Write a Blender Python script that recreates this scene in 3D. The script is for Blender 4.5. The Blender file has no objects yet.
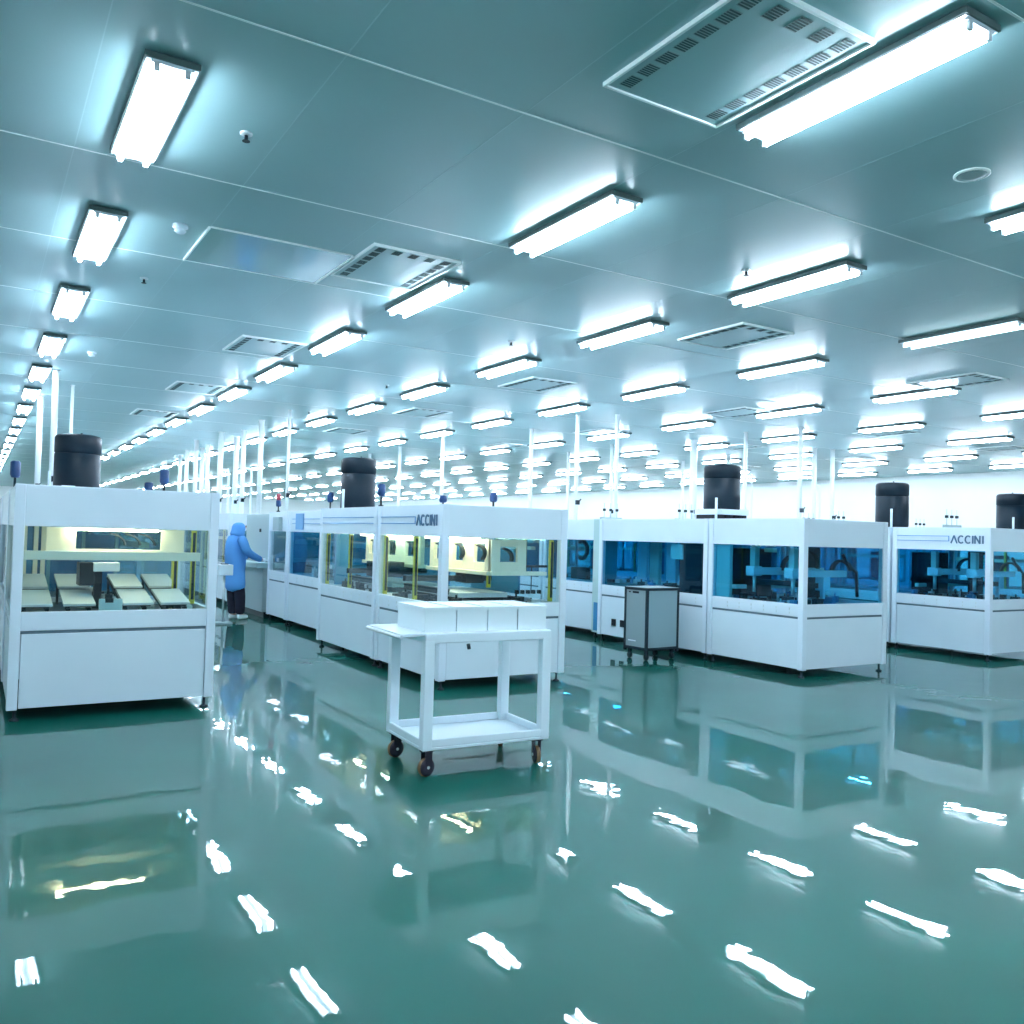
import bpy, bmesh, math, random
from mathutils import Vector, Matrix
random.seed(7)
PI = math.pi
S = bpy.context.scene
COL = S.collection
R = math.radians

# ------------------------------------------------------------------ materials
def mat(name, base=(0.8, 0.8, 0.8), rough=0.5, metal=0.0, coat=0.0, coat_rough=0.05, emis=None, estr=0.0, spec=0.5):
    m = bpy.data.materials.new(name); m.use_nodes = True
    b = m.node_tree.nodes['Principled BSDF']
    b.inputs['Base Color'].default_value = (*base, 1)
    b.inputs['Roughness'].default_value = rough
    b.inputs['Metallic'].default_value = metal
    b.inputs['Coat Weight'].default_value = coat
    b.inputs['Coat Roughness'].default_value = coat_rough
    b.inputs['Specular IOR Level'].default_value = spec
    if emis:
        b.inputs['Emission Color'].default_value = (*emis, 1)
        b.inputs['Emission Strength'].default_value = estr
    return m

def add_noise_color(m, a, b, scale=3.0, detail=3.0, lo=0.35, hi=0.65):
    nt = m.node_tree; n = nt.nodes; bs = n['Principled BSDF']
    tc = n.new('ShaderNodeNewGeometry'); no = n.new('ShaderNodeTexNoise')
    no.inputs['Scale'].default_value = scale; no.inputs['Detail'].default_value = detail
    cr = n.new('ShaderNodeValToRGB')
    cr.color_ramp.elements[0].position = lo; cr.color_ramp.elements[1].position = hi
    cr.color_ramp.elements[0].color = (*a, 1); cr.color_ramp.elements[1].color = (*b, 1)
    nt.links.new(tc.outputs['Position'], no.inputs['Vector'])
    nt.links.new(no.outputs['Fac'], cr.inputs['Fac'])
    nt.links.new(cr.outputs['Color'], bs.inputs['Base Color'])

def add_bump(m, specs, normal_inputs=('Normal',)):
    """specs: list of (scale, strength, distance)"""
    nt = m.node_tree; n = nt.nodes; bs = n['Principled BSDF']
    tc = n.new('ShaderNodeNewGeometry'); prev = None
    for sc, st, di in specs:
        no = n.new('ShaderNodeTexNoise'); no.inputs['Scale'].default_value = sc; no.inputs['Detail'].default_value = 1.0
        bp = n.new('ShaderNodeBump'); bp.inputs['Strength'].default_value = st; bp.inputs['Distance'].default_value = di
        nt.links.new(tc.outputs['Position'], no.inputs['Vector'])
        nt.links.new(no.outputs['Fac'], bp.inputs['Height'])
        if prev: nt.links.new(prev.outputs['Normal'], bp.inputs['Normal'])
        prev = bp
    for i in normal_inputs: nt.links.new(prev.outputs['Normal'], bs.inputs[i])

def glass(name, tint, refl_rough=0.02):
    m = bpy.data.materials.new(name); m.use_nodes = True
    nt = m.node_tree; n = nt.nodes; n.clear()
    out = n.new('ShaderNodeOutputMaterial'); mix = n.new('ShaderNodeMixShader')
    tr = n.new('ShaderNodeBsdfTransparent'); gl = n.new('ShaderNodeBsdfGlossy'); lw = n.new('ShaderNodeLayerWeight')
    pw = n.new('ShaderNodeMath'); pw.operation = 'POWER'; pw.inputs[1].default_value = 5.0
    fr = n.new('ShaderNodeMath'); fr.operation = 'MULTIPLY_ADD'; fr.inputs[1].default_value = 0.9; fr.inputs[2].default_value = 0.035
    nt.links.new(lw.outputs['Facing'], pw.inputs[0]); nt.links.new(pw.outputs[0], fr.inputs[0])
    tr.inputs['Color'].default_value = (*tint, 1); gl.inputs['Roughness'].default_value = refl_rough
    nt.links.new(fr.outputs[0], mix.inputs[0]); nt.links.new(tr.outputs[0], mix.inputs[1]); nt.links.new(gl.outputs[0], mix.inputs[2])
    nt.links.new(mix.outputs[0], out.inputs['Surface'])
    return m

M = {}
M['white'] = mat('white_enamel', (0.72, 0.82, 0.90), 0.32, coat=0.3, coat_rough=0.12)
add_noise_color(M['white'], (0.70, 0.80, 0.885), (0.74, 0.84, 0.915), 1.3)
M['post'] = mat('post_enamel', (0.74, 0.84, 0.93), 0.3, coat=0.3, coat_rough=0.1)
M['groove'] = mat('dark_groove', (0.10, 0.16, 0.20), 0.7)  # dark strip filling the thin gap between panels
M['ceiling'] = mat('ceiling_panel_paint', (0.36, 0.54, 0.57), 0.34, coat=0.0, spec=0.6)
M['gloss_panel'] = mat('gloss_ceiling_panel', (0.40, 0.57, 0.60), 0.12, coat=0.6, coat_rough=0.05)
M['seam'] = mat('seam_sealant', (0.80, 0.88, 0.88), 0.4)
M['wall'] = mat('wall_paint', (0.82, 0.90, 0.93), 0.45)
add_noise_color(M['wall'], (0.90, 0.94, 0.95), (0.93, 0.96, 0.97), 0.6)
add_noise_color(M['ceiling'], (0.265, 0.445, 0.475), (0.30, 0.485, 0.515), 0.5)
M['floor'] = mat('green_epoxy', (0.03, 0.2, 0.15), 0.42, coat=0.8, coat_rough=0.012, spec=0.1)
M['floor'].node_tree.nodes['Principled BSDF'].inputs['Coat IOR'].default_value = 1.46
add_noise_color(M['floor'], (0.0005, 0.084, 0.062), (0.002, 0.103, 0.077), 0.7, 4)
add_bump(M['floor'], [(2.6, 0.125, 0.010), (8.0, 0.06, 0.005)], ('Normal', 'Coat Normal'))
M['housing'] = mat('lamp_housing_shaded', (0.08, 0.13, 0.13), 0.5)  # shade on the white tray's unlit sides is put into this colour
M['tube'] = mat('fluorescent_tube', (0.9, 0.95, 1.0), 0.4, emis=(0.74, 0.87, 1.0), estr=30.0)
M['tube_dim'] = mat('fluorescent_tube_dim', (0.9, 0.95, 1.0), 0.4, emis=(0.70, 0.93, 0.98), estr=2.2)
M['holder'] = mat('lamp_holder_plastic', (0.75, 0.80, 0.85), 0.5)
M['warm'] = mat('warm_strip_light', (1, 0.95, 0.8), 0.4, emis=(1.0, 0.86, 0.56), estr=17.0)
M['glass'] = glass('clear_blue_glass', (0.86, 0.95, 0.97))
M['glass_blue'] = glass('blue_tinted_glass', (0.52, 0.84, 0.93))
M['cream'] = mat('cream_enamel', (0.86, 0.82, 0.66), 0.4)
M['yellow'] = mat('yellow_enamel', (0.62, 0.58, 0.05), 0.4)
M['dark'] = mat('dark_metal', (0.010, 0.022, 0.032), 0.5, spec=0.3)
M['black'] = mat('black_plastic', (0.004, 0.007, 0.014), 0.45, spec=0.25)
M['drum'] = mat('drum_plastic', (0.004, 0.014, 0.024), 0.45, spec=0.25)
M['blue'] = mat('blue_plastic', (0.001, 0.035, 0.13), 0.35)
M['bluepanel'] = mat('blue_panel', (0.03, 0.22, 0.45), 0.4)
M['deck'] = mat('deck_plate', (0.10, 0.16, 0.18), 0.35, metal=0.3)
M['alu'] = mat('brushed_aluminium', (0.62, 0.68, 0.70), 0.32, metal=0.7)
M['grey'] = mat('grey_panel', (0.36, 0.46, 0.48), 0.45)
M['pallet'] = mat('pallet_plastic', (0.55, 0.62, 0.62), 0.5)
M['logo'] = mat('logo_ink', (0.06, 0.14, 0.24), 0.5)
M['stripe'] = mat('stripe_ink', (0.16, 0.36, 0.62), 0.5)
M['cart'] = mat('cart_enamel', (0.78, 0.88, 0.95), 0.35, coat=0.2)
M['bin'] = mat('bin_plastic', (0.80, 0.90, 0.94), 0.4)
M['rubber'] = mat('caster_rubber', (0.015, 0.012, 0.03), 0.5)
M['brass'] = mat('caster_tread', (0.20, 0.12, 0.05), 0.5)
M['gown'] = mat('gown_cloth', (0.10, 0.33, 0.72), 0.8)
M['trouser'] = mat('trouser_cloth', (0.012, 0.012, 0.03), 0.8)
M['shoe'] = mat('shoe_cloth', (0.75, 0.80, 0.80), 0.6)
M['skin'] = mat('skin', (0.55, 0.34, 0.25), 0.5)
M['pipe'] = mat('pipe_enamel', (0.92, 0.96, 0.97), 0.3)
M['slot'] = mat('vent_slot_dark', (0.03, 0.07, 0.075), 0.7)
M['slotface'] = mat('vent_mesh', (0.24, 0.34, 0.36), 0.6)
M['red'] = mat('red_lamp', (0.4, 0.05, 0.08), 0.4)
M['cabside'] = mat('cabinet_side', (0.26, 0.37, 0.40), 0.45)
M['cabdoor'] = mat('cabinet_door', (0.25, 0.33, 0.35), 0.45)
M['sky'] = mat('lightened_pale_blue', (0.40, 0.66, 0.80), 0.4)
M['mint'] = mat('tank_panel', (0.45, 0.62, 0.62), 0.35)

# ------------------------------------------------------------------ mesh helpers
class MB:
    def __init__(s): s.bm = bmesh.new()
    def box(s, x0, x1, y0, y1, z0, z1):
        vs = [s.bm.verts.new(p) for p in ((x0,y0,z0),(x1,y0,z0),(x1,y1,z0),(x0,y1,z0),(x0,y0,z1),(x1,y0,z1),(x1,y1,z1),(x0,y1,z1))]
        for f in ((0,3,2,1),(4,5,6,7),(0,1,5,4),(1,2,6,5),(2,3,7,6),(3,0,4,7)): s.bm.faces.new([vs[i] for i in f])
        return s
    def cyl(s, p0, p1, r0, r1=None, n=16, caps=True, smooth=True):
        r1 = r0 if r1 is None else r1
        p0 = Vector(p0); p1 = Vector(p1); d = (p1-p0).normalized()
        a = d.orthogonal().normalized(); b = d.cross(a)
        A = [s.bm.verts.new(p0+(a*math.cos(2*PI*i/n)+b*math.sin(2*PI*i/n))*r0) for i in range(n)]
        B = [s.bm.verts.new(p1+(a*math.cos(2*PI*i/n)+b*math.sin(2*PI*i/n))*r1) for i in range(n)]
        for i in range(n):
            f = s.bm.faces.new([A[i], A[(i+1)%n], B[(i+1)%n], B[i]]); f.smooth = smooth
        if caps: s.bm.faces.new(list(reversed(A))); s.bm.faces.new(B)
        return s
    def lathe(s, prof, c=(0,0,0), n=24, axis='z'):
        rings = []
        for r, z in prof:
            ring = []
            for i in range(n):
                a = 2*PI*i/n
                p = (r*math.cos(a), r*math.sin(a), z) if axis == 'z' else ((z, r*math.cos(a), r*math.sin(a)) if axis == 'x' else (r*math.sin(a), z, r*math.cos(a)))
                ring.append(s.bm.verts.new((c[0]+p[0], c[1]+p[1], c[2]+p[2])))
            rings.append(ring)
        for A, B in zip(rings, rings[1:]):
            for i in range(n):
                f = s.bm.faces.new([A[i], A[(i+1)%n], B[(i+1)%n], B[i]]); f.smooth = True
        s.bm.faces.new(list(reversed(rings[0]))); s.bm.faces.new(rings[-1])
        return s
    def tube(s, pts, r, n=8):
        pts = [Vector(p) for p in pts]; rings = []
        ref = None
        for i, p in enumerate(pts):
            d = (pts[min(i+1, len(pts)-1)] - pts[max(i-1, 0)]).normalized()
            if ref is None: ref = d.orthogonal().normalized()
            a = (ref - d*ref.dot(d)).normalized(); b = d.cross(a); ref = a
            rings.append([s.bm.verts.new(p+(a*math.cos(2*PI*k/n)+b*math.sin(2*PI*k/n))*r) for k in range(n)])
        for A, B in zip(rings, rings[1:]):
            for k in range(n):
                f = s.bm.faces.new([A[k], A[(k+1)%n], B[(k+1)%n], B[k]]); f.smooth = True
        s.bm.faces.new(list(reversed(rings[0]))); s.bm.faces.new(rings[-1])
        return s
    def ribbon(s, pts, w, t, wdir=(0,1,0)):
        """flat band along pts, width w along wdir, thickness t"""
        wd = Vector(wdir).normalized(); pts = [Vector(p) for p in pts]; rings = []
        for i, p in enumerate(pts):
            d = (pts[min(i+1, len(pts)-1)] - pts[max(i-1, 0)]).normalized()
            nrm = d.cross(wd).normalized()
            rings.append([s.bm.verts.new(p+wd*a*w/2+nrm*b*t/2) for a, b in ((-1,-1),(1,-1),(1,1),(-1,1))])
        for A, B in zip(rings, rings[1:]):
            for k in range(4): s.bm.faces.new([A[k], A[(k+1)%4], B[(k+1)%4], B[k]])
        s.bm.faces.new(list(reversed(rings[0]))); s.bm.faces.new(rings[-1])
        return s
    def mesh(s, name, m):
        bmesh.ops.recalc_face_normals(s.bm, faces=s.bm.faces)
        me = bpy.data.meshes.new(name); s.bm.to_mesh(me); s.bm.free()
        if m: me.materials.append(m)
        return me
    def obj(s, name, m, parent=None, bevel=0, kind=None):
        o = bpy.data.objects.new(name, s.mesh(name, m)); COL.objects.link(o)
        if parent: o.parent = parent
        if bevel:
            b = o.modifiers.new('Bevel', 'BEVEL'); b.width = bevel; b.segments = 2; b.limit_method = 'ANGLE'; b.angle_limit = R(40)
        if kind: o['kind'] = kind
        return o

def tag(o, label, cat, group=None):
    o['label'] = label; o['category'] = cat
    if group: o['group'] = group
    return o
def thing(name, label, cat, loc=(0,0,0), rz=0, group=None):
    o = bpy.data.objects.new(name, None); COL.objects.link(o)
    o.location = loc; o.rotation_euler = (0,0,rz); o.empty_display_size = 0.1
    return tag(o, label, cat, group)
def copy_tree(o, parent=None):
    c = o.copy(); COL.objects.link(c)
    if parent: c.parent = parent
    for ch in list(o.children): copy_tree(ch, c)
    return c

# ------------------------------------------------------------------ dimensions
CZ = 3.75                     # ceiling height
X0, X1, Y0, Y1 = -3.2, 24.8, -9.5, 62.0

# ------------------------------------------------------------------ setting
MB().box(X0-.2, X1+.2, Y0-.2, Y1+.2, -0.2, 0).obj('floor', M['floor'], kind='structure')
MB().box(X0-.2, X1+.2, Y0-.2, Y1+.2, CZ, CZ+0.2).obj('ceiling', M['ceiling'], kind='structure')
MB().box(X0-.2, X0, Y0, Y1, 0, CZ).obj('wall_left', M['wall'], kind='structure')
MB().box(X1, X1+.2, Y0, Y1, 0, CZ).obj('wall_right', M['wall'], kind='structure')
MB().box(X0-.2, X1+.2, Y1, Y1+.2, 0, CZ).obj('wall_back', M['wall'], kind='structure')
MB().box(X0-.2, X1+.2, Y0-.2, Y0, 0, CZ).obj('wall_front', M['wall'], kind='structure')
# seams between ceiling panels
sm = MB(); y = -9.26
while y < 40:
    sm.box(X0, X1, y-.006, y+.006, CZ-.003, CZ+.001); y += 1.87
sm.obj('trim_1', M['seam'], kind='structure')
M['seam2'] = mat('seam_fine', (0.38, 0.56, 0.59), 0.4)
sm = MB(); x = -2.53
while x < X1:
    sm.box(x-.003, x+.003, Y0, 40, CZ-.0008, CZ+.001); x += 0.98
sm.obj('trim_2', M['seam2'], kind='structure')

# ------------------------------------------------------------------ ceiling lights
def make_light(dim=False):
    t = thing('ceiling_light', '', 'ceiling light')
    zt = -0.010                                   # underside of ceiling = 0
    m = MB(); m.box(0, .25, 0, 1.26, zt-.030, zt)
    MB().box(.008, .242, .008, 1.252, zt-.034, zt-.030).obj('reflector', M['post'], t)
    m.box(.115, .135, .2, .24, zt, 0); m.box(.115, .135, 1.02, 1.06, zt, 0)
    m.obj('housing', M['housing'], t)
    for i, x in enumerate((.055, .195)):
        tb = M['tube_dim'] if dim else M['tube']
        MB().cyl((x, .035, zt-.059), (x, 1.225, zt-.059), .0175, n=8).obj('tube', tb, t)
    for y in (.012, 1.228):
        h = MB().box(.03, .22, y, y+.014, zt-.044, zt-.034)
        for x in (.055, .195): h.box(x-.013, x+.013, y, y+.014, zt-.078, zt-.042)
        h.obj('lamp_holder', M['holder'], t)
    return t
ORD = ['first', 'second', 'third', 'fourth', 'fifth', 'sixth', 'seventh', 'eighth', 'ninth', 'tenth']
rows = [  # name, x of left edge, measured near positions {k: y}
    ('leftmost row', .585, {0: 4.30, 1: 6.63, 2: 8.99, 3: 11.42, 4: 13.75}),
    ('second row from the left', 3.345, {-1: 2.02, 0: 4.33, 1: 6.65, 2: 8.99, 3: 11.40, 4: 13.70}),
    ('third row from the left', 5.665, {-1: 2.02, 0: 4.36, 1: 6.66, 2: 9.00, 3: 11.45, 4: 13.8}),
    ('fourth row from the left', 8.33, {0: 4.48, 1: 6.82, 2: 9.2, 3: 11.55, 4: 13.95}),
    ('fifth row from the left', 11.23, {0: 4.5, 1: 6.93, 2: 9.2, 3: 11.6, 4: 14.0}),
    ('sixth row from the left', 14.05, {}), ('seventh row from the left', 16.9, {}),
    ('eighth row from the left', 19.75, {}), ('row nearest the right wall', 22.6, {})]
proto = make_light(); proto_dim = make_light(True)
used = False; used_dim = False
for ri, (rn, rx, ys) in enumerate(rows):
    ks = range(-5, 24)
    vis = 0
    for k in ks:
        y = ys.get(k, (4.55 if ri > 4 else 4.42) + 2.36*k)
        if k > 4 and 4 in ys: y = ys[4] + 2.36*(k-4)
        if y > Y1 - 2: continue
        inview = y+1.2 > (rx-0.25)/1.95 and y > (2.9 if ri == 0 else 1.5)
        if not inview and (rx > 15 or y < -9): continue
        isdim = (ri == 3 and k == 0)
        if isdim:
            o = proto_dim; used_dim = True
        elif not used:
            o = proto; used = True
        else:
            o = copy_tree(proto)
        o.location = (rx, y, CZ)
        if inview:
            vis += 1
            if isdim: lb = 'dimly lit twin tube ceiling light, nearest of the fourth row from the left'
            elif vis <= 10:
                lb = 'bright twin tube ceiling light, %s from the camera in the %s' % (ORD[vis-1], rn)
            else: lb = 'tiny far off twin tube light beyond the tenth of the %s' % rn
        else: lb = 'twin tube ceiling light outside the frame above the %s' % rn
        tag(o, lb, 'ceiling light', 'ceiling lights of the ' + rn)

# ------------------------------------------------------------------ ceiling vents and small fittings
def make_vent():
    t = thing('ceiling_vent', '', 'ceiling vent')
    w, d = .73, .94
    m = MB(); m.box(0, w, 0, d, -.012, 0); m.obj('face_plate', M['ceiling'], t)
    m = MB()
    m.box(-.014, 0, -.014, d+.014, -.022, 0); m.box(w, w+.014, -.014, d+.014, -.022, 0)
    m.box(0, w, -.014, 0, -.022, 0); m.box(0, w, d, d+.014, -.022, 0); m.obj('rim', M['seam'], t)
    s = MB(); f = MB()
    def grille(cx, cy):
        f.box(cx-.035, cx+.035, cy-.05, cy+.05, -.0135, -.012)
        for q in range(6): s.box(cx-.032, cx+.032, cy-.045+q*.016, cy-.037+q*.016, -.0150, -.0135)
    for i in range(7):
        grille(.08, .09+i*.127); grille(w-.08, .09+i*.127)
    for x in (.222, .365, .508): grille(x, .09)
    f.obj('mesh_square', M['slotface'], t); s.obj('perforations', M['slot'], t)
    return t
vp = make_vent(); first = True
vnames = {(0,0): 'large slotted ceiling vent at the top of the photo beside the biggest light',
          (0,1): 'slotted ceiling vent right of the plain access panel', (0,2): 'slotted ceiling vent left of the leftmost of its light row, above the black drum aisle',
          (1,1): 'slotted ceiling vent between the third and fourth light rows, right of centre'}
for i, vx in enumerate((2.53, 6.5, 10.6, 14.6, 18.6)):
    for j, vy in enumerate((2.40, 6.22, 10.08, 13.9, 17.7)):
        if j == 0 and i > 0: continue
        o = vp if first else copy_tree(vp); first = False
        o.location = (vx, vy, CZ)
        lb = vnames.get((i, j), 'square slotted ceiling vent, %s row away and %s column from the left' % (ORD[j], ORD[i]))
        tag(o, lb, 'ceiling vent', 'slotted ceiling vents')
t = thing('ceiling_access_panel', 'plain flush ceiling access panel left of the slotted vent', 'ceiling panel', (1.39, 6.60, CZ-.001))
MB().box(0, 1.1, 0, .93, -.008, 0).obj('panel', M['gloss_panel'], t)
m = MB(); m.box(-.014, 0, 0, .93, -.02, 0); m.box(1.1, 1.114, 0, .93, -.02, 0); m.box(0, 1.1, -.012, 0, -.012, 0); m.box(0, 1.1, .93, .942, -.012, 0)
m.obj('rim', M['seam'], t)
def sprinkler(x, y, label):
    t = thing('ceiling_sprinkler', label, 'sprinkler', (x, y, CZ), group='ceiling sprinklers')
    MB().lathe([(.035, .002), (.035, -.008), (.02, -.014), (.012, -.014)], n=16).obj('escutcheon', M['alu'], t)
    MB().lathe([(.01, -.014), (.01, -.04), (.022, -.045), (.022, -.048)], n=12).obj('deflector', M['dark'], t)
sprinkler(1.21, 4.92, 'small sprinkler head on the ceiling right of the biggest left light')
sprinkler(1.20, 8.34, 'small sprinkler head left of the far slotted vent')
sprinkler(5.26, 5.01, 'small sprinkler head left of the nearest light of the fourth column, mid right')
sprinkler(5.11, 8.42, 'small sprinkler head above the centre lights')
sprinkler(5.18, 12.1, 'small sprinkler head on the ceiling behind the centre')
sprinkler(5.19, 15.72, 'tiny far sprinkler head on the ceiling left of centre')
for x, y, lb in ((1.2, 6.71, 'small white smoke detector left of the access panel'), (1.19, 12.35, 'white dome camera above the black drum at left')):  # the farther one is a dome camera
    t = thing('ceiling_dome', lb, 'smoke detector', (x, y, CZ), group='ceiling detectors')
    MB().lathe([(.055, 0), (.055, -.02), (.03, -.028)], n=20).obj('base', M['post'], t)
    MB().lathe([(.03, -.028), (.042, -.045), (.03, -.06), (.01, -.064)], n=20).obj('dome', M['post'], t)
t = thing('ceiling_speaker', 'round white ceiling speaker below the big light at right', 'speaker', (4.945, 2.94, CZ))
m = MB(); rings = []
m.lathe([(.10, 0), (.10, -.008), (.085, -.012), (.085, -.006)], n=32).obj('ring', M['seam'], t)
MB().lathe([(.083, 0), (.083, -.0105), (.05, -.012)], n=32).obj('grille', M['slotface'], t)

# ------------------------------------------------------------------ machines
Z = dict(b0=.09, groove=.68, band=.695, sill=.84, head=1.505, top=1.83)
def side_frames(L, W):
    """returns for each side a function mapping (u along side, z, depth outwards offset) to local xyz box"""
    return {
      'front': lambda u0, u1, z0, z1, a, b: (u0, u1, a, b, z0, z1),           # y = 0 plane, inwards +y
      'back':  lambda u0, u1, z0, z1, a, b: (u0, u1, L-b, L-a, z0, z1),
      'left':  lambda u0, u1, z0, z1, a, b: (a, b, u0, u1, z0, z1),
      'right': lambda u0, u1, z0, z1, a, b: (W-b, W-a, u0, u1, z0, z1)}
def machine(name, label, cat, x, y, W=1.53, L=1.5, pane='glass', group=None, ticks=('left',), pw=.075, sides=('front','back','left','right')):
    t = thing(name, label, cat, (x, y, 0), group=group)
    b0, g, bd, s, h, T = (Z[k] for k in ('b0','groove','band','sill','head','top'))
    for px, py in ((0,0), (W-pw,0), (0,L-pw), (W-pw,L-pw)):
        MB().box(px, px+pw, py, py+pw, b0, T).obj('corner_post', M['post'], t, bevel=.006)
    F = side_frames(L, W)
    for sd in sides:
        n = W if sd in ('front', 'back') else L
        f = F[sd]
        MB().box(*f(pw, n-pw, h, T-.004, .006, .05)).obj('header_panel', M['white'], t, bevel=.004)
        MB().box(*f(pw, n-pw, bd, s, .008, .05)).obj('sill_panel', M['white'], t, bevel=.004)
        MB().box(*f(pw, n-pw, g-.01, bd, .02, .05)).obj('groove_strip', M['groove'], t)
        MB().box(*f(pw+.006, n-pw-.006, b0+.01, g-.01, .010, .05)).obj('base_panel', M['white'], t, bevel=.004)
        MB().box(*f(pw, n-pw, s, h, .024, .030)).obj('window_pane', M[pane], t)
        if sd in ticks:
            m = MB()
            for i in range(6):
                u = pw + .12 + i*(n-2*pw-.2)/6
                m.box(*f(u, u+.008, bd+.03, bd+.05, .002, .009)); m.box(*f(u, u+.008, bd+.075, bd+.10, .002, .009))
            m.obj('push_buttons', M['alu'], t)
    MB().box(.05, W-.05, .05, L-.05, T-.02, T).obj('roof_panel', M['white'], t)
    MB().box(.05, W-.05, .05, L-.05, .78, .80).obj('deck_plate', M['deck'], t)
    for px, py in ((.06,.06), (W-.06,.06), (.06,L-.06), (W-.06,L-.06)):
        MB().lathe([(.035, 0), (.035, .012), (.012, .022), (.012, .1)], c=(px, py, 0), n=12).obj('levelling_foot', M['dark'], t)
    return t

def arc(cx, cz, r, a0, a1, y, n=12, axis='y', sx=1.0):
    out = []
    for i in range(n+1):
        a = a0+(a1-a0)*i/n
        p = (cx+sx*r*math.cos(a), y, cz+r*math.sin(a)) if axis == 'y' else (y, cx+sx*r*math.cos(a), cz+r*math.sin(a))
        out.append(p)
    return out
def plate_with_holes(m, u0, u1, z0, z1, holes, f):
    """plate as boxes round rectangular holes [(a,b)] at full z band zh0..zh1"""
    last = u0
    for a, b, c0, c1 in holes:
        m.box(*f(last, a, z0, z1)); m.box(*f(a, b, z0, c0)); m.box(*f(a, b, c1, z1)); last = b
    m.box(*f(last, u1, z0, z1))
def gantry_y(t, x, y0, y1, z0=1.16, z1=1.48, n=2, mt='cream'):
    """holed beam running along Y with curved cable chains in the holes"""
    m = MB(); f = lambda a, b, c, d: (x, x+.05, a, b, c, d); hs = []
    st = (y1-y0)/n
    for i in range(n):
        a = y0+i*st+st*.30; hs.append((a, a+st*.5, z0+.09, z1-.05))
    plate_with_holes(m, y0, y1, z0, z1, hs, f)
    m.box(x-.05, x+.10, y0, y1, z0-.04, z0)
    g = m.obj('gantry_beam', M[mt], t, bevel=.004)
    for a, b, c, d in hs:
        cc = (a+b)/2; r = (d-c)*.42
        MB().ribbon(arc(cc-.05, (c+d)/2-.0, r, R(100), R(-50), x-.03, axis='x', sx=-1.6), .04, .018, (1,0,0)).obj('cable_chain', M['dark'], t)
    return g
def curtain(t, x, y, z0=.84, z1=1.5):
    o = MB().box(x-.022, x+.022, y-.018, y+.018, z0, z1).obj('light_curtain', M['yellow'], t, bevel=.004)
    MB().box(x-.012, x+.012, y-.024, y-.018, z0+.04, z1-.02).obj('sensor_strip', M['dark'], o)
def clutter(t, x0, x1, y0, y1, z, n, seed, mts=('dark','alu','dark','black'), hmax=.10, name='fixture_block'):
    rr = random.Random(seed)
    for i in range(n):
        a = rr.uniform(x0, x1-.06); b = rr.uniform(y0, y1-.06); w = rr.uniform(.04, .13); d = rr.uniform(.04, .13); h = rr.uniform(.025, hmax)
        mm = MB().box(a, min(a+w, x1), b, min(b+d, y1), z, z+h)
        if rr.random() < .6: mm.cyl((a+w*.4, b+d*.4, z+h), (a+w*.4, b+d*.4, z+h+.04), .012, n=8)
        mm.obj(name, M[mts[i % len(mts)]], t)

# --- line at left: module facing the camera
G1 = 'machines of the left line'
m1 = machine('assembly_machine', 'white enclosed machine with warm light inside, at left edge facing the camera', 'machine', .25, 7.68, 1.53, 1.5, 'glass', G1)
def p1(n, m, mt, **k): return m.obj(n, M[mt], m1, **k)
p1('crossbeam', MB().box(.08, 1.41, .12, .19, 1.240, 1.312), 'cream', bevel=.004)
m = MB(); plate_with_holes(m, .25, 1.33, 1.26, 1.50, [(.47, 1.14, 1.325, 1.482)], lambda a, b, c, d: (a, b, .42, .46, c, d)); p1('portal_frame', m, 'cream')
p1('strip_light', MB().box(.42, 1.10, .36, .40, 1.478, 1.498), 'warm')
for cx in (.83, .95, 1.07):
    p1('cable_chain', MB().ribbon(arc(cx-.12, 1.36, .10, R(0), R(80), .50, sx=1.5), .05, .014, (0,1,0)), 'dark')
for x in (.12, .21, .27): p1('inner_post', MB().box(x, x+.035, 1.36, 1.40, .80, 1.8), 'cream')
p1('rear_panel', MB().box(.10, .20, 1.41, 1.43, .84, 1.5), 'bluepanel')
curtain(m1, 1.37, 1.05); curtain(m1, 1.44, .55); curtain(m1, 1.30, .62); curtain(m1, .055, .652); curtain(m1, .055, 1.26)
p1('machine_head', MB().box(.60, .80, .30, .42, 1.14, 1.215), 'post', bevel=.006)
p1('head_bracket', MB().box(.50, .61, .34, .60, 1.02, 1.21).box(.635, .675, .55, .60, .82, 1.2).box(.62, .68, .42, .5, .84, 1.14), 'black')
p1('control_box', MB().box(.625, .80, .07, .10, .80, .93), 'mint', bevel=.004)
p1('box_handle', MB().box(.67, .73, .06, .075, .90, .935), 'dark')
for a, b in ((.05,.30), (.36,.60), (.78,1.02), (1.08,1.34)):
    for q in (a+.03, b-.06):
        p1('conveyor_rail', MB().ribbon([(q+.015, .09, .842), (q+.015, 1.26, .842+1.17*.17)], .03, .022, (1,0,0)).box(q+.005, q+.025, .14, .16, .80, .85).box(q+.005, q+.025, 1.20, 1.22, .80, 1.02), 'dark')
clutter(m1, .63, .76, .12, 1.3, .80, 12, 3, hmax=.16)
clutter(m1, .95, 1.42, .10, .5, .80, 8, 5, ('dark','mint','dark','alu'), .05)
k = 0
pal = None
PN = ['outer left', 'inner left', 'inner right', 'outer right']
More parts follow.
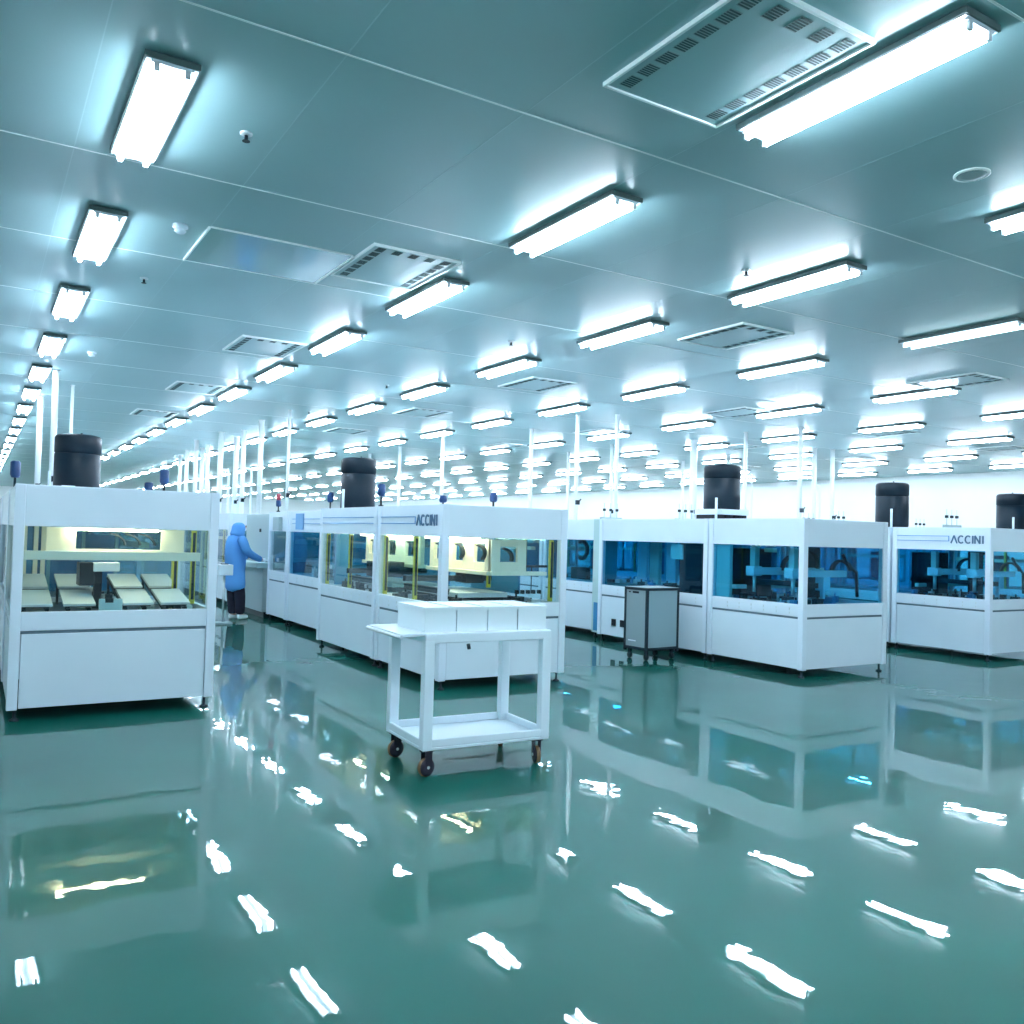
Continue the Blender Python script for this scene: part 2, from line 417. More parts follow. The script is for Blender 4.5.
for j, (ya, yb) in enumerate(((.10, .62), (.70, 1.16))):
    for i, (a, b) in enumerate(((.04,.30), (.35,.62), (.79,1.06), (1.08,1.36))):
        lb = 'pale flat work pallet in the left machine, %s lane, %s' % (PN[i], 'next to the front window' if j == 0 else 'second from the front window')
        if pal is None:
            pal = thing('work_pallet', lb, 'pallet', (0,0,0), group='work pallets in the left machine')
            MB().box(0, .235, 0, .50, .014, .036).obj('pallet_plate', M['pallet'], pal, bevel=.003)
            MB().box(.02, .215, .02, .48, 0.002, .014).obj('pallet_foot', M['dark'], pal)
            o = pal
        else:
            o = copy_tree(pal); tag(o, lb, 'pallet', 'work pallets in the left machine')
        o.location = (.25+a+.02, 7.68+ya, .855+(ya-.09)*.17); o.rotation_euler = (math.atan(.17), 0, 0)

# --- central line
G2 = 'machines of the central line'
c1 = machine('assembly_machine', 'white enclosed machine behind the trolley, its side lettered with blue stripes', 'machine', 3.90, 7.62, 1.50, 1.62, 'glass', G2, pw=.08)
c2 = machine('assembly_machine', 'white enclosed machine with yellow posts inside, second of the central line', 'machine', 3.90, 9.28, 1.50, 1.92, 'glass', G2, pw=.08)
for t, L in ((c1, 1.62), (c2, 1.92)):
    gantry_y(t, .62, .10, L-.1, 1.16, 1.49, 3)
    MB().box(.50, .54, .2, L-.2, 1.484, 1.502).obj('strip_light', M['warm'], t)
    MB().box(.02, 1.1, .9, .94, 1.02, 1.08).box(.3, .36, .5, L-.1, .90, .96).obj('transfer_rail', M['dark'], t)
    MB().box(.35, .95, .3, L-.25, .88, .93).obj('work_table', M['pallet'], t, bevel=.004)
    MB().box(.36, .40, .3, L-.3, .80, .88).box(.9, .94, .3, L-.3, .80, .88).obj('table_frame', M['dark'], t)
    clutter(t, .07, .36, .15, L-.15, .80, 16, int(L*100), hmax=.09)
    clutter(t, .95, 1.4, .15, L-.15, .80, 14, int(L*100)+1, hmax=.07)
    MB().box(.72, .95, L*.5, L*.5+.25, 1.0, 1.16).obj('machine_head', M['black'], t, bevel=.006)
    MB().box(1.20, 1.23, .5, L-.06, .9, 1.35).obj('inner_backing', M['bluepanel'], t)
m = MB(); plate_with_holes(m, .62, 1.06, 1.16, 1.49, [(.74, .95, 1.26, 1.42)], lambda a, b, c, d: (a, b, .12, .16, c, d)); m.box(.62, 1.30, .08, .2, 1.12, 1.16)
m.obj('end_beam', M['cream'], c1, bevel=.004)
MB().ribbon(arc(.80, 1.30, .10, R(80), R(-20), .20, sx=1.3), .05, .025, (0,1,0)).obj('cable_chain', M['dark'], c1)
curtain(c1, .055, .71); curtain(c1, .055, 1.49); curtain(c1, 1.40, .16); curtain(c1, 1.0, .8, .95, 1.15)
curtain(c2, .055, .92); curtain(c2, .055, 1.72); curtain(c2, 1.40, 1.0)
MB().box(.12, .35, 1.60, 1.64, .84, 1.5).obj('inner_door', M['bluepanel'], c2)
MB().box(.20, .55, .40, .75, 1.0, 1.18).obj('machine_head', M['black'], c2, bevel=.006)
m = MB()
for i in range(5): m.box(1.0+i*.07, 1.03+i*.07, .2, .24, .92, .96)
m.box(.95, 1.40, .22, .25, 1.2, 1.225).cyl((1.2, .23, .92), (1.2, .23, 1.2), .006, n=6); m.obj('air_manifold', M['dark'], c1)
c3 = machine('assembly_machine', 'white machine set back beyond the step with a blue sign on its header', 'machine', 4.27, 11.26, 1.50, 2.5, 'glass_blue', G2)
c4 = machine('assembly_machine', 'narrow white machine beside the worker, last visible of the central line', 'machine', 4.27, 13.80, 1.50, 1.05, 'glass', G2)
for t, L in ((c3, 2.5), (c4, 1.05)):
    MB().box(.02, 1.2, .5, .6, 1.0, 1.06).box(.4, .5, .2, L-.2, 1.3, 1.38).obj('transfer_rail', M['alu'], t)
    clutter(t, .07, .7, .15, L-.15, .80, 9, 31, hmax=.2)
MB().box(-.012, .004, 1.74, 2.10, 1.54, 1.79).obj('blue_sign', M['stripe'], c3)
MB().box(-.06, .004, .30, .62, 1.52, 1.74).obj('touch_screen', M['grey'], c4, bevel=.005)

# --- right lines
G3 = 'machines of the right line'
G4 = 'machines of the far right line'
r1 = machine('assembly_machine', 'white machine with blue tinted glass in the right half, its corner facing the camera', 'machine', 8.05, 6.70, 1.53, 1.52, 'glass_blue', G3)
r2 = machine('assembly_machine', 'long white machine with dark blue glass behind the grey wheeled cabinet', 'machine', 8.07, 8.26, 1.53, 2.30, 'glass_blue', G3)
r3 = machine('assembly_machine', 'white machine with round ducts, just right of the central lettered machine', 'machine', 8.25, 10.85, 1.53, 1.5, 'glass_blue', G3)
s1 = machine('assembly_machine', 'white machine with dark blue lettering on its header at the right edge', 'machine', 11.83, 6.70, 1.53, 1.50, 'glass_blue', G4)
s2 = machine('assembly_machine', 'white machine hidden behind the lettered machine at the right edge', 'machine', 11.83, 8.24, 1.53, 2.0, 'glass_blue', G4)
def cold_inside(t, L, seed):
    MB().box(.10, 1.40, L*.55, L*.55+.08, 1.14, 1.23).obj('gantry_beam', M['post'], t, bevel=.004)
    MB().box(.30, .38, .1, L-.1, 1.02, 1.08).obj('transfer_rail', M['dark'], t)
    for i, y in enumerate((L*.22, L*.62)):
        b = MB().box(.22, .36, y, y+.14, 1.12, 1.24).obj('machine_head', M['post'], t, bevel=.006)
        MB().box(.25, .33, y+.02, y+.10, 1.24, 1.48).obj('head_column', M['mint'], b)
        MB().cyl((.29, y+.06, .92), (.29, y+.06, 1.12), .025, n=12).obj('spindle', M['alu'], b)
    MB().box(.30, .56, L-.55, L-.12, .86, 1.46).obj('dark_cabinet', M['black'], t, bevel=.006)
    MB().box(1.15, 1.40, .9, 1.0, .84, 1.49).obj('dark_screen', M['dark'], t)
    MB().ribbon(arc(L*.45, 1.22, .16, R(170), R(-10), .62, axis='x'), .06, .03, (1,0,0)).obj('cable_chain', M['dark'], t)
    MB().ribbon(arc(L*.2, 1.2, .14, R(170), R(-30), 1.05, axis='x'), .06, .03, (1,0,0)).obj('cable_chain', M['dark'], t)
    MB().box(.10, 1.42, L*.55+.3, L*.55+.36, .95, 1.0).obj('transfer_rail', M['mint'], t)
    MB().box(.12, 1.10, .26, .32, 1.14, 1.22).obj('cross_rail', M['post'], t, bevel=.004)
    MB().ribbon(arc(.45, 1.30, .17, R(100), R(-20), .36, sx=1.4), .05, .03, (0,1,0)).obj('cable_chain', M['dark'], t)
    MB().box(.62, .74, .22, .34, .98, 1.14).box(.66, .70, .26, .30, .88, .98).obj('machine_head', M['sky'], t)
    MB().tube([(1.0, .25, 1.42), (1.05, .22, 1.30), (1.2, .2, 1.2), (1.25, .22, .9)], .02).obj('cable_loop', M['dark'], t)
    clutter(t, .08, 1.42, .08, L-.1, .80, 34, seed, ('dark','black','dark','alu','bluepanel'), .10)
cold_inside(r1, 1.52, 11); cold_inside(s1, 1.5, 12)
MB().box(.06, .11, 1.20, 1.43, .84, 1.5).obj('inner_door', M['mint'], r1)
MB().box(.40, .46, .80, .95, 1.42, 1.47).obj('warm_lamp_spot', M['cream'], r1)  # cream block stands in for a warm lamp's yellowish spot, emits nothing
# long machine: dark screen on the near half
MB().box(.10, .16, .06, .62, .82, 1.5).obj('dark_screen', M['black'], r2)
MB().box(.08, .14, .55, .78, 1.28, 1.48).obj('monitor', M['mint'], r2)
for i, y in enumerate((.95, 1.25, 1.62, 1.9)): MB().box(.6, .66, y, y+.20, .80, 1.5).obj('inner_backing', M['sky'] if i % 2 else M['mint'], r2)  # backing panels, colour lightened to brighten the window from behind
MB().box(.10, 1.4, .7, 2.2, .80, .88).obj('conveyor', M['deck'], r2)
clutter(r2, .08, .6, .8, 2.2, .88, 14, 77, ('dark','alu','dark','bluepanel'), .06)
m = MB(); m.box(-.004, .012, 1.86, 1.95, .25, .35); m.box(-.004, .012, 1.66, 1.75, .25, .35); m.box(-.004, .012, 1.46, 1.55, .25, .35); m.obj('air_outlets', M['black'], r2)
MB().tube(arc(.72, 1.34, .14, R(60), R(300), .25, axis='x'), .035, n=8).obj('round_duct', M['dark'], r3)
MB().box(.2, .3, .55, .95, .86, 1.05).obj('machine_head', M['dark'], r3)
# utility column between r2 and r3
t = thing('utility_column', 'pale blue narrow utility column between two right line machines', 'column', (8.16, 10.60, 0))
MB().box(0, .30, 0, .22, .09, 1.83).obj('casing', M['mint'], t, bevel=.004)
MB().box(-.006, 0, .05, .17, .12, .55).obj('door_plate', M['bluepanel'], t)

# hidden farther modules of every line
def far_module(x, y, label, group, pane='glass'):
    return machine('assembly_machine', label, 'machine', x, y, 1.53, 2.4, pane, group)
FM = far_module(.25, 9.22, 'white enclosed machine directly behind the left front machine', G1)
MB().box(.1, .2, .5, 2.2, 1.3, 1.36).box(1.2, 1.3, .5, 2.2, 1.3, 1.36).obj('transfer_rail', M['cream'], FM)
MB().box(.35, 1.1, 1.1, 1.14, .82, 1.42).obj('rear_panel', M['bluepanel'], FM)
for i in range(3): MB().box(.35+.3*i, .38+.3*i, .3, .34, .8, 1.5).obj('inner_post', M['mint'], FM)
clutter(FM, .1, 1.4, .1, 1.0, .8, 14, 55, hmax=.1)
curtain(FM, .06, .6); curtain(FM, .06, 1.6)
def far_copy(x, y, label, group):
    o = copy_tree(FM); o.location = (x, y, 0); tag(o, label, 'machine', group); return o
LB = 'white enclosed machine farther down the %s, mostly hidden by the nearer ones'
for i in range(6): far_copy(.25, 11.66+2.44*i, LB % 'left line', 'hidden machines of the left line')
for i in range(6): far_copy(4.27, 17.6+2.44*i, LB % 'central line', 'hidden machines of the central line')
for i in range(5): far_copy(8.25, 12.4+2.44*i, LB % 'right line', 'hidden machines of the right line')
for i in range(4): far_copy(11.95, 10.4+2.44*i, LB % 'far right line', 'hidden machines of the far right line')
LB = 'white enclosed machine in the %s, mostly hidden by the nearer ones'
for i in range(4): far_copy(15.6, 8.0+2.44*i, LB % 'last line at the right', 'hidden machines of the last line')

# stripes and lettering (painted on header panels), seen from -X side, reading towards -Y
def lettering(t, ystart, yend, ztop, zbot, s0, zs):
    m = MB(); W = (ystart-yend); hgt = ztop-zbot; th = hgt*.17; x0, x1 = -.003, .007
    adv = W/4.75
    def st(u0, z0, u1, z1, w=th):
        a = Vector((0, ystart-u0, z0)); b = Vector((0, ystart-u1, z1)); d = (b-a).normalized(); n = Vector((0, -d.z, d.y))*w/2
        v = []
        for x in (x0, x1):
            for p in (a-n, b-n, b+n, a+n): v.append(m.bm.verts.new((x, p.y, p.z)))
        for f in ((0,1,2,3),(7,6,5,4),(0,4,5,1),(1,5,6,2),(2,6,7,3),(3,7,4,0)): m.bm.faces.new([v[i] for i in f])
    lw = adv*.86
    st(0, zbot, lw*.5, ztop); st(lw*.5, ztop, lw, zbot)
    for q in (1, 2):
        c = q*adv+lw*.52; prev = None
        for i in range(11):
            a = R(48)+R(264)*i/10
            p = (c+lw*.47*math.cos(a), (ztop+zbot)/2+hgt*.46*math.sin(a))
            if prev: st(prev[0], prev[1], p[0], p[1])
            prev = p
    u = 3*adv+lw*.12; st(u, zbot, u, ztop)
    u = 3*adv+lw*.48; st(u, zbot, u, ztop); st(u, ztop, u+lw*.78, zbot); st(u+lw*.78, zbot, u+lw*.78, ztop)
    u = 4*adv+lw*.60; st(u, zbot, u, ztop)
    m.obj('lettering', M['logo'], t)
    m = MB()
    for z in zs: m.box(-.003, .007, yendS(s0, ystart), s0, z-.005, z+.005)
    m.box(-.003, .007, ystart+.03, ystart+.04, zs[0], zs[1]); m.obj('header_stripes', M['stripe'], t)
def yendS(s0, ystart): return ystart+.03
lettering(c1, .60, .115, 1.725, 1.615, 1.53, (1.635, 1.705))
lettering(s1, .57, .085, 1.715, 1.605, 1.42, (1.635, 1.705))
MB().box(-.003, .007, .10, 1.80, 1.70, 1.71).box(-.003, .007, .10, 1.80, 1.63, 1.64).obj('header_stripes', M['stripe'], c2)
MB().box(-.003, .007, .10, 2.3, 1.70, 1.71).box(-.003, .007, .10, 2.3, 1.63, 1.64).obj('header_stripes', M['stripe'], c3)

# ------------------------------------------------------------------ black drums on the roofs
RT = Z['top']
def drum(x, y, top, label, plinth=False, box=False):
    t = thing('fan_drum', label, 'drum', (x, y, RT), group='black drums on the machine roofs')
    b = .02
    if plinth:
        b = .15
        MB().box(-.26, .26, -.26, .26, .075, .15).obj('plinth', M['post'], t, bevel=.004)
        m = MB()
        for i in range(6): m.box(-.24+i*.085, -.185+i*.085, -.24, .24, 0, .075)
        m.obj('plinth_slats', M['black'], t)
    else: MB().lathe([(.27, 0), (.27, b)], n=32).obj('base_ring', M['dark'], t)
    H = top-RT; zs = b+(H-b)*.70
    MB().lathe([(.238, b), (.25, b+.02), (.25, zs-.01), (.243, zs-.006)], n=40).obj('body', M['drum'], t)
    MB().lathe([(.243, zs-.006), (.243, zs+.006), (.252, zs+.010), (.252, H-.04), (.235, H-.012), (.20, H), (.02, H)], n=40).obj('lid', M['drum'], t)
    MB().cyl((.03, 0, H), (.03, 0, H+.03), .012, n=8).obj('lid_knob', M['dark'], t)
    MB().cyl((-.30, -.20, 0), (-.30, -.20, .30), .018, n=10).obj('white_nozzle', M['post'], t)
    return t
drum(1.0, 11.45, 2.58, 'black drum on the left line roof, above the left front machine')
drum(4.72, 11.95, 2.60, 'black drum on the central line roof, left of the centre')
drum(8.85, 8.80, 2.60, 'black drum on a slotted white plinth, right of the centre', plinth=True)
drum(12.6, 8.75, 2.56, 'black drum on the roof behind the lettered right edge machine')
drum(16.35, 8.88, 2.57, 'black drum cut by the right edge of the frame')
t = thing('junction_box', 'small white box beside the left black drum', 'box', (.80, 10.9, RT))
MB().box(0, .14, 0, .12, 0, .13).obj('casing', M['post'], t, bevel=.006)
MB().box(.02, .12, -.004, 0, .02, .11).obj('cover_plate', M['seam'], t)

# beacons
def beacon(x, y, label, z=RT, h=.17, red=False):
    t = thing('signal_beacon', label, 'signal light', (x, y, z), group='blue signal beacons on the roofs')
    MB().lathe([(.03, 0), (.03, .02), (.012, .025), (.012, h*.45)], n=12).obj('stem', M['dark'], t)
    MB().lathe([(.032, h*.45), (.045, h*.55), (.045, h*.95), (.03, h)], n=16).obj('lens', M['blue'], t)
    if red: MB().lathe([(.03, h), (.036, h*1.05), (.036, h*1.5), (.02, h*1.55)], n=12).obj('red_lens', M['red'], t)
beacon(.31, 9.73, 'blue beacon at the left edge above the left machine', h=.30)
beacon(1.60, 10.2, 'low blue beacon above the middle of the left machine header', h=.18)
beacon(1.62, 9.4, 'tall blue beacon above the left machine near its right post', h=.28)
beacon(4.35, 14.6, 'red and blue stacked beacon beside the worker', h=.2, red=True)
beacon(4.36, 12.1, 'blue beacon left of the central black drum', h=.26)
beacon(4.02, 9.45, 'blue beacon right of the central black drum', h=.27)
beacon(4.6, 9.0, 'small blue beacon above the lettering of the central machine', h=.15)
beacon(5.1, 8.7, 'blue beacon above the glossy white end of the central machine', h=.2)

# ------------------------------------------------------------------ service pipes
pipes = [(.91, 14.15, .05, 'thick white service pipe rising behind the left drum'),
         (1.24, 15.5, .03, 'thin white service pipe just above the left drum'),
         (.88, 17.1, .055, 'white service pipe between the left light row and the drum'),
         (4.87, 17.7, .06, 'thick white service pipe right of the worker'),
         (4.87, 15.84, .035, 'white service pipe above the set back central machine'),
         (9.66, 15.0, .05, 'white service pipe at the centre of the hall'),
         (9.18, 12.73, .045, 'white service pipe left of the pair behind the right line'),
         (9.66, 12.19, .04, 'white service pipe right of the pair behind the right line'),
         (13.34, 14.13, .09, 'thick white duct left of the right line drum'),
         (13.1, 12.4, .045, 'white service pipe just right of the right line drum'),
         (13.3, 11.2, .05, 'white service pipe with valve, right of the middle drum'),
         (16.4, 13.4, .06, 'white service pipe against the right wall, left of a pair'),
         (16.9, 13.3, .06, 'white service pipe against the right wall, right of a pair'),
         (5.06, 19.8, .06, 'white far service pipe above the worker'),
         (5.3, 21.4, .07, 'white far service pipe left of the worker head'),
         (4.75, 20.6, .07, 'white far service pipe above the left machine right post'),
         (5.3, 25.1, .07, 'white distant service pipe beside the tall beacon'),
         (5.1, 26.2, .06, 'white distant service pipe left of the tall beacon'),
         (5.2, 24.0, .06, 'white distant service pipe in the aisle bundle'),
         (4.7, 23.0, .06, 'white distant service pipe nearest the left machine header'),
         (5.3, 28.2, .06, 'farthest white service pipe of the aisle bundle'),
         (8.9, 17.5, .05, 'white far service pipe right of the small beacon'),
         (9.2, 20.5, .05, 'white far service pipe behind the central machine'),
         (9.4, 23.0, .05, 'white distant service pipe behind the central header'),
         (12.7, 16.2, .05, 'white far service pipe above the narrow utility column'),
         (13.0, 18.4, .05, 'white far service pipe right of the central machine'),
         (16.3, 16.0, .06, 'white far service pipe left of the slotted plinth'),
         (16.6, 18.0, .05, 'white far pipe above the long right line machine')]
for i, (x, y, r, lb) in enumerate(pipes):
    t = thing('service_pipe', lb, 'pipe', (x, y, RT), group='white service pipes')
    H = CZ-RT
    MB().cyl((0,0,0), (0,0,H), r*.85, n=12).obj('riser', M['pipe'], t)
    MB().lathe([(r*1.1, H-.012), (r*1.1, H)], n=14).obj('ceiling_collar', M['pipe'], t)
    if i % 2 == 0 or y > 19:
        MB().box(-.03, .03, -r-.04, -r*.6, .30, .38).cyl((0, -r-.03, .34), (.06, -r-.03, .40), .012, n=6).obj('valve', M['dark'], t)
    if i in (13, 15, 16, 9, 11):
        MB().tube([(0,0,H*.55), (.18,0,H*.55), (.2,0,H*.5), (.2,0,0)], r*.4, n=8).obj('branch', M['pipe'], t)
# valve clusters on the roofs of the right line
for i, (x, y, lb) in enumerate(((8.6, 11.2, 'valve cluster above the narrow utility column'), (9.3, 10.2, 'valve cluster on the roof left of the middle drum'),
                               (12.2, 9.6, 'valve cluster left of the second right drum'), (12.9, 10.8, 'valve cluster right of the middle drum'),
                               (16.0, 10.6, 'valve cluster above the dark lettering at right'), (12.2, 7.6, 'small dark fitting on the lettered machine roof'))):
    t = thing('valve_cluster', lb, 'valve', (x, y, RT), group='valve clusters on the roofs')
    MB().box(-.02, .40, -.02, .02, 0, .05).obj('manifold', M['grey'], t)
    for q in range(3):
        v = MB().cyl((.05+q*.13, 0, .05), (.05+q*.13, 0, .28), .008, n=8).obj('stem', M['alu'], t)
        MB().box(.035+q*.13, .065+q*.13, -.02, .02, .15, .19).obj('knob', M['dark'], v)

# ------------------------------------------------------------------ tall cabinet and stand by the worker
t = thing('control_cabinet', 'tall pale grey control cabinet in front of the worker', 'cabinet', (4.20, 15.05, 0))
MB().box(.14, 1.2, .0, 1.5, .95, 1.80).obj('upper_casing', M['grey'], t, bevel=.006)
MB().box(.06, 1.2, .02, 1.5, .10, .86).obj('lower_casing', M['grey'], t, bevel=.006)
MB().box(-.06, 1.2, -.02, 1.5, .86, .95).obj('worktop', M['mint'], t, bevel=.006)
MB().box(.1, 1.2, .04, 1.46, 0, .10).obj('plinth', M['black'], t)
MB().box(.12, .14, .5, .56, 1.48, 1.54).obj('key_switch', M['dark'], t)
t = thing('tray_stand', 'white box on a slim stand left of the worker', 'stand', (3.34, 14.3, 0))
MB().box(-.02, .20, -.1, .16, .78, .95).obj('box', M['bin'], t, bevel=.01)
MB().box(.04, .14, -.02, .08, .95, .965).obj('box_opening', M['dark'], t)
MB().cyl((.09, .03, .03), (.09, .03, .78), .02, n=10).obj('post', M['alu'], t)
MB().box(-.04, .22, -.1, .16, 0, .03).obj('base', M['grey'], t, bevel=.006)

# ------------------------------------------------------------------ trolley
T = thing('utility_trolley', 'white two tier trolley in the middle of the green floor', 'trolley', (2.425, 4.925, 0), R(-2.6))
CW, CD = .925, .63
def tray(z0, z1, lip, name):
    m = MB(); m.box(.0, CW, .0, CD, z0, z0+.02)
    for a in ((0, CW, 0, .025), (0, CW, CD-.025, CD), (0, .025, .025, CD-.025), (CW-.025, CW, .025, CD-.025)): m.box(*a, z0+.02, z1)
    return m.obj(name, M['cart'], T, bevel=.006)
tray(.17, .24, .02, 'lower_shelf'); 
m = MB(); m.box(0, CW, 0, CD, .84, .905); m.obj('top_shelf', M['cart'], T, bevel=.008)
for x, y in ((0,0), (CW-.066,0), (0,CD-.06), (CW-.066,CD-.06)):
    w = .067
    MB().box(x-.001, x+w, y-.001, y+.061, .18, .86).obj('leg', M['cart'], T, bevel=.006)
MB().box(-.155, .0, .02, CD-.02, .885, .905).obj('side_flap', M['cart'], T, bevel=.005)
MB().tube([(-.160, .01, .885), (-.170, .04, .885), (-.170, CD-.04, .885), (-.160, CD-.01, .885)], .012).obj('push_handle', M['alu'], T)
MB().cyl((.30, .004, .83), (.30, -.01, .80), .012, n=8).obj('hook', M['dark'], T)
for i, (x, y, rz) in enumerate(((.05, .05, 15), (CW-.06, .06, 78), (.05, CD-.06, 10), (CW-.06, CD-.06, 60))):
    c = bpy.data.objects.new('caster', None); COL.objects.link(c); c.parent = T; c.location = (x, y, 0); c.rotation_euler = (0, 0, R(rz))
    MB().box(-.035, .035, -.03, .03, .158, .17).box(-.025, .03, -.024, -.018, .05, .16).box(-.025, .03, .018, .024, .05, .16).obj('fork', M['rubber'], c)
    MB().lathe([(.030, -.016), (.055, -.016), (.055, .016), (.030, .016)], c=(-.0, 0, .060), n=24, axis='y').obj('wheel', M['rubber'], c)
    MB().lathe([(.0545, -.013), (.0585, -.010), (.0585, .010), (.0545, .013)], c=(-.0, 0, .0595), n=24, axis='y').obj('tread', M['brass'], c)
    MB().cyl((0, -.028, .060), (0, .028, .060), .010, n=10).obj('axle', M['alu'], c)
# bins on the trolley
def bin_obj(w, d, h):
    t = thing('storage_bin', '', 'bin')
    m = MB(); m.box(.008, w-.008, .008, d-.008, 0, .006)
    for a in ((0, w, 0, .006), (0, w, d-.006, d), (0, .006, .006, d-.006), (w-.006, w, .006, d-.006)): m.box(*a, 0, h-.02)
    m.obj('body', M['bin'], t)
    m = MB()
    for a in ((-.004, w+.004, -.006, .004), (-.004, w+.004, d-.004, d+.006), (-.004, .004, .004, d-.004), (w-.004, w+.004, .004, d-.004)): m.box(*a, h-.02, h)
    m.obj('rim', M['bin'], t)
    MB().box(.0, w, .0, d, h-.012, h-.006).obj('lid', M['bin'], t)
    return t
bn = ['at the handle end', 'second from the handle', 'third from the handle', 'fourth from the handle, far right end']
b0 = bin_obj(.217, .46, .158)
for i in range(4):
    o = b0 if i == 0 else copy_tree(b0)
    lx, ly = .012+i*.226, .05
    a = R(-2.6); o.location = (2.425+lx*math.cos(a)-ly*math.sin(a), 4.925+lx*math.sin(a)+ly*math.cos(a), .906); o.rotation_euler = (0, 0, a)
    tag(o, 'white storage bin on the trolley, ' + bn[i], 'bin', 'storage bins on the trolley')

# ------------------------------------------------------------------ grey wheeled cabinet
t = thing('wheeled_cabinet', 'grey cabinet with dark edge frame on castors beside the right line', 'cabinet', (7.25, 8.46, 0), R(4))
w, d, z0, z1 = .58, .42, .13, .92
e = .034
fr = MB()
for x in (0, w-e):
    for y in (0, d-e): fr.box(x, x+e, y, y+e, .10 if 1 else z0, z1)
for z in (z0, z1-e):
    fr.box(e, w-e, 0, e, z, z+e); fr.box(e, w-e, d-e, d, z, z+e); fr.box(0, e, e, d-e, z, z+e); fr.box(w-e, w, e, d-e, z, z+e)
fr.obj('edge_frame', M['dark'], t, bevel=.003)
MB().box(e, w-e, .008, .016, z0+e, z1-e).obj('side_panel', M['cabside'], t)
MB().box(e, w-e, d-.016, d-.008, z0+e, z1-e).obj('side_panel', M['cabside'], t)
MB().box(.008, .016, e, d-e, z0+e, z1-e).obj('door', M['cabdoor'], t)
MB().box(w-.016, w-.008, e, d-e, z0+e, z1-e).obj('back_panel', M['grey'], t)
MB().box(.012, w-.012, .012, d-.012, z1-.012, z1+.004).obj('top_panel', M['grey'], t)
MB().box(.004, .008, .16, .27, z1-.075, z1-.05).box(.004, .008, .31, .34, z1-.07, z1-.055).obj('control_strip', M['black'], t)
MB().box(.004, .008, .20, .34, z0+.10, z0+.115).obj('name_plate', M['holder'], t)
MB().box(.01, w-.01, .01, d-.01, z0-.004, z0+.004).obj('bottom_plate', M['dark'], t)
for x, y in ((.06,.06), (w-.06,.06), (.06,d-.06), (w-.06,d-.06)):
    MB().lathe([(.01, -.012), (.04, -.012), (.04, .012), (.01, .012)], c=(x, y, .04), n=16, axis='x').box(x-.018, x+.018, y-.02, y+.02, .08, .13).box(x-.018, x-.013, y-.01, y+.01, .04, .08).box(x+.013, x+.018, y-.01, y+.01, .04, .08).obj('castor', M['dark'], t)
MB().tube([(w+.002, .3, .80), (w+.06, .32, .74), (w+.07, .34, .62), (w+.04, .36, .45), (w+.002, .36, .36)], .006).obj('cable', M['dark'], t)

# ------------------------------------------------------------------ worker
def skinned(name, verts, edges, radii, m, parent, sub=2, root=0):
    me = bpy.data.meshes.new(name); me.from_pydata([Vector(v) for v in verts], edges, []); me.materials.append(m)
    o = bpy.data.objects.new(name, me); COL.objects.link(o); o.parent = parent
    sk = o.modifiers.new('Skin', 'SKIN'); sk.use_smooth_shade = True
    if not me.skin_vertices: me.attributes  # layer is made with the modifier below
    bm = bmesh.new(); bm.from_mesh(me); lay = bm.verts.layers.skin.verify(); bm.verts.ensure_lookup_table()
    for i, r in enumerate(radii):
        rr = r if isinstance(r, tuple) else (r, r)
        bm.verts[i][lay].radius = rr; bm.verts[i][lay].use_root = (i == root)
    bm.to_mesh(me); bm.free()
    s = o.modifiers.new('Subdivision', 'SUBSURF'); s.levels = sub; s.render_levels = sub
    return o
P = thing('person', 'person in a blue hooded cleanroom gown and dark trousers reaching to a cabinet', 'person', (3.78, 15.02, 0), R(14))
# local frame: facing +x, left side +y.  one continuous body
V = [(0,0,.90), (.0,0,1.05), (-.01,0,1.22), (0,0,1.36), (.02,0,1.44), (.04,0,1.53), (.05,0,1.60),      # 0-6 pelvis .. head
     (.01,.125,1.32), (.085,.215,1.13), (.29,.20,1.05), (.37,.19,1.04),                                   # 7-10 left arm
     (.01,-.125,1.32), (.065,-.23,1.14), (.32,-.20,1.02), (.40,-.19,1.01),                               # 11-14 right arm
     (0,.09,.84), (.01,.09,.48), (0,.09,.08), (.11,.10,.04),                                         # 15-18 left leg
     (0,-.09,.84), (.05,-.09,.48), (.06,-.09,.08), (.17,-.10,.04)]                                   # 19-22 right leg
Ed = [(0,1),(1,2),(2,3),(3,4),(4,5),(5,6),(3,7),(7,8),(8,9),(9,10),(3,11),(11,12),(12,13),(13,14),(0,15),(15,16),(16,17),(17,18),(0,19),(19,20),(20,21),(21,22)]
Rd = [.12,.11,.115,.07,.045,.075,.08,.03,.028,.026,.024,.03,.028,.026,.024,.09,.06,.042,.035,.09,.06,.042,.035]
skinned('body', V, Ed, Rd, M['skin'], P)
# gown: torso skirt and sleeves
skinned('gown', [(0,0,.44), (0,0,.64), (0,0,.90), (-.01,0,1.12), (-.005,0,1.28), (0,0,1.38), (.01,0,1.45)], [(0,1),(1,2),(2,3),(3,4),(4,5),(5,6)],
        [(.17,.23),(.168,.225),(.155,.205),(.15,.20),(.145,.205),(.11,.16),(.07,.07)], M['gown'], P, root=2)
for s_, pts in ((1, [(0,.13,1.37), (.0,.195,1.34), (.09,.225,1.13), (.19,.215,1.08), (.30,.20,1.05), (.34,.195,1.045)]),
                (-1, [(0,-.13,1.37), (.0,-.195,1.34), (.07,-.24,1.14), (.19,-.22,1.08), (.33,-.20,1.02), (.37,-.195,1.015)])):
    skinned('sleeve', pts, [(k,k+1) for k in range(5)], [.085,.088,.078,.068,.055,.045], M['gown'], P)
